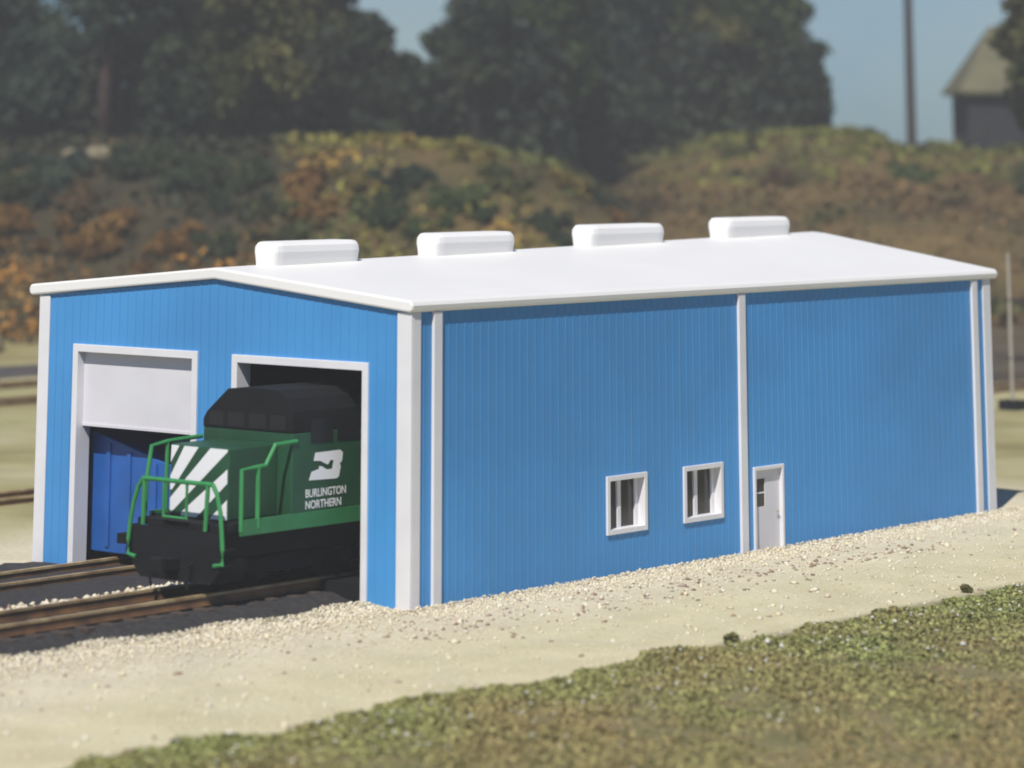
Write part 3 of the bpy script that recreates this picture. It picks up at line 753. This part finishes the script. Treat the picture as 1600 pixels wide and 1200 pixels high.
# pale boulders by the reddish trunk
def boulder(label, col, ypix, sx, sy, sz, seed, d=None, m='stone', nm='boulder', cat='rock', zoff=0):
    d = d or col_d(col, ypix); x, y = xy_of(col, d); z = gz_(x, y)+zoff
    bm = bmesh.new(); bmesh.ops.create_icosphere(bm, subdivisions=2, radius=1)
    r_ = random.Random(seed)
    for v in bm.verts:
        k = 1+r_.uniform(-.16, .16); v.co = Vector((v.co.x*sx*k, v.co.y*sy*k, max(-.3, v.co.z)*sz*k))
    me = bpy.data.meshes.new(nm); bm.to_mesh(me); bm.free(); me.materials.append(M[m])
    o = bpy.data.objects.new(nm, me); COL.objects.link(o); o.location = (x, y, z+.2*sz); o.rotation_euler.z = r_.uniform(0, 3)
    return tag(o, label, cat)
boulder('smaller pale tan boulder just left of the reddish trunk', 140, 236, .75, .6, .42, 1, d=187.5)
boulder('larger pale tan boulder at the foot of the reddish trunk', 181, 240, 1.1, .8, .75, 2, d=186.5)
boulder('small white rock on the verge beside the far road at left', 33, 522, .55, .5, .85, 3, d=168, m='stone', nm='rock', zoff=.1)

# ------------------------------------------------------------------ gravel, stones, turf in front
def stones(P, sz, tint, name):
    base = np.array([(1, 0, 0), (0, 1, 0), (-1, 0, 0), (0, -1, 0), (0, 0, .8), (0, 0, -.8)], float)
    tri = np.array([(0, 1, 4), (1, 2, 4), (2, 3, 4), (3, 0, 4), (1, 0, 5), (2, 1, 5), (3, 2, 5), (0, 3, 5)])
    n = len(P); a = rng.uniform(0, 6.28, n); ca, sa = np.cos(a), np.sin(a)
    V = base[None]*(1+rng.uniform(-.35, .35, (n, 6, 1)))*sz[:, None, None]*rng.uniform(.7, 1.3, (n, 1, 3))
    V = np.stack([V[..., 0]*ca[:, None]-V[..., 1]*sa[:, None], V[..., 0]*sa[:, None]+V[..., 1]*ca[:, None], V[..., 2]*.75], -1)+P[:, None]
    Fc = (tri[None]+np.arange(n)[:, None, None]*6).reshape(-1, 3)
    o = fast_mesh(name, V.reshape(-1, 3), 3, np.repeat(tint, 6, 0), M['pebble'], faces=Fc); o['kind'] = 'stuff'; return o
PC = np.array([(.72, .66, .52), (.68, .60, .45), (.68, .61, .42), (.62, .52, .40), (.73, .69, .58), (.30, .20, .15), (.36, .27, .22)])
PW = np.array([.30, .22, .24, .10, .10, .02, .02])
def ptint(n, w=PW): return PC[rng.choice(len(PC), n, p=w/w.sum())]*rng.uniform(.85, 1.12, (n, 1))
pts_, szs, tn = [], [], []
def addst(x, y, z, s, w=PW):
    pts_.append(np.stack([x, y, z], 1)); szs.append(s); tn.append(ptint(len(x), w))
n = 15000   # windrow along the side wall
y = rng.uniform(-.5, 30, n); x = .02+np.abs(rng.normal(0, .75, n)); s = .012+.04*rng.uniform(0, 1, n)**2
addst(x, y, .01+.07*np.exp(-(x/.35)**2)*rng.uniform(.2, 1, n), s)
n = 15000   # berm along the dark cinder edge and in front of the right pier
y = rng.uniform(-20, .0, n); e = -1.45+np.minimum(0, (y+3)/8*.55)+.25*np.sin(y*1.7); x = e+rng.gamma(1.6, .55, n)-.05; s = .013+.045*rng.uniform(0, 1, n)**2
addst(x, y, .02+.10*np.exp(-((x-e)/.5)**2)*rng.uniform(.2, 1, n), s)
n = 6000   # loose stones over the yard
y = rng.uniform(-24, 30, n); x = rng.uniform(0, 9.2, n); s = .016+rng.exponential(.016, n)
addst(x, y, s*.2, np.minimum(s, .11))
n = 450    # darker chips in patches
cx_ = rng.choice([2.2, 2.8, 3.4, 1.8, 3.0], n); cy_ = rng.choice([3.5, 7.5, 12.5, -1.5, 17.], n)
x = cx_+rng.normal(0, .5, n); y = cy_+rng.normal(0, 1.9, n); s = rng.uniform(.03, .075, n)
addst(x, y, s*.3, s, np.array([.1, .1, .1, .3, .1, .35, .35]))
n = 1100   # pale lumps between the two tracks
y = rng.uniform(-16, -1.2, n); x = -6.15+rng.normal(0, .26, n); s = rng.uniform(.04, .12, n)
addst(x, y, .14+.1*rng.uniform(0, 1, n), s)
stones(np.concatenate(pts_), np.concatenate(szs), np.concatenate(tn), 'gravel')

def edge(y): return 8.55+.045*(y+6)+.25*np.sin(y*.9)+.18*np.sin(y*2.3+1)+.1*np.sin(y*5.1)
N = 380000
y = rng.uniform(-24, 34, N); u = np.where(rng.uniform(0, 1, N) < .45, rng.gamma(1.2, 1.6, N), rng.uniform(0, 16, N)); x = edge(y)+u-.15
k = x < 27; x, y, u = x[k], y[k], u[k]
P3 = np.stack([x, y, np.zeros(len(x))], 1)
nz = vnoise(P3, 21, 1.1)+.6*vnoise(P3, 22, 3.1); n2 = vnoise(P3, 23, .55)+.4*vnoise(P3, 24, 1.9)
k = rng.uniform(0, 1, len(x)) < np.clip(.55+.5*nz+.3*(u < 1.2), .08, 1); P3, nz, n2, u = P3[k], nz[k], n2[k], u[k]
g1, g2, br, rd_ = A([.205, .235, .075]), A([.30, .315, .12]), A([.32, .265, .115]), A([.29, .22, .10])
f = np.clip(.5+.45*n2-.08*(u-3.0), 0.05, .95)[:, None]
tint = (g1*(1-rng.uniform(0, 1, (len(f), 1)))+g2*rng.uniform(0, 1, (len(f), 1)))*f+(br*.6+rd_*.4)*(1-f)
tint *= rng.uniform(.75, 1.25, (len(f), 1))
hh = np.clip(.07+.07*nz, .02, .2)
P3[:, 2] = rng.uniform(0, 1, len(P3))*hh+.01
o = fast_mesh('grass', quads(P3, rng.uniform(.035, .105, len(P3)), .12, .5), 4, np.repeat(tint, 4, 0), M['blade']); o['kind'] = 'stuff'
n = 620
y = rng.uniform(-22, 30, n); x = edge(y)+rng.gamma(1.2, 2.4, n); s = rng.uniform(.022, .06, n); s[:25] *= 1.9
P3 = np.stack([x, y, rng.uniform(.06, .2, n)], 1)
stones(P3, s, np.array([[.70, .68, .60]])*rng.uniform(.75, 1.05, (n, 1)), 'white_pebbles')
def weed(label, x, y, r, pal, seed):
    lobes = [(x+random.uniform(-.5, .5)*r, y+random.uniform(-.5, .5)*r, r*.45+random.uniform(0, .4)*r, r*.5, r*.5, r*.45) for _ in range(5)]
    V, T = leaf_cloud(lobes, 420, .085, pal, seed); o = fast_mesh('weed', V, 4, T, M['leaf'], origin=(x, y, 0)); tag(o, label, 'plant')
weed('small dark round weed standing on the upper edge of the grass strip', 8.75, 1.0, .22, 'weed', 300)
weed('dark green tuft on the grass edge left of the round weed', 8.8, -1.0, .17, 'weed', 301)
weed('low dark weed on the grass edge towards the right', 9.3, 7.0, .18, 'weed', 302)
weed('dark weed alone on the gravel near the right picture edge', 8.5, 11.6, .16, 'weed', 303)

# ------------------------------------------------------------------ thin haze volume added to lift the blacks
hz = MB(); hz.box(-420, 330, -330, 520, -60, 48)
mh = bpy.data.materials.new('veil_haze'); mh.use_nodes = True; n = mh.node_tree; n.nodes.remove(n.nodes['Principled BSDF'])
pv = n.nodes.new('ShaderNodeVolumePrincipled'); pv.inputs['Color'].default_value = (.97, .96, .92, 1); pv.inputs['Density'].default_value = 0.0007
n.links.new(pv.outputs[0], n.nodes['Material Output'].inputs['Volume'])
HZ = True
if HZ: hz.build('haze', mh)['kind'] = 'stuff'
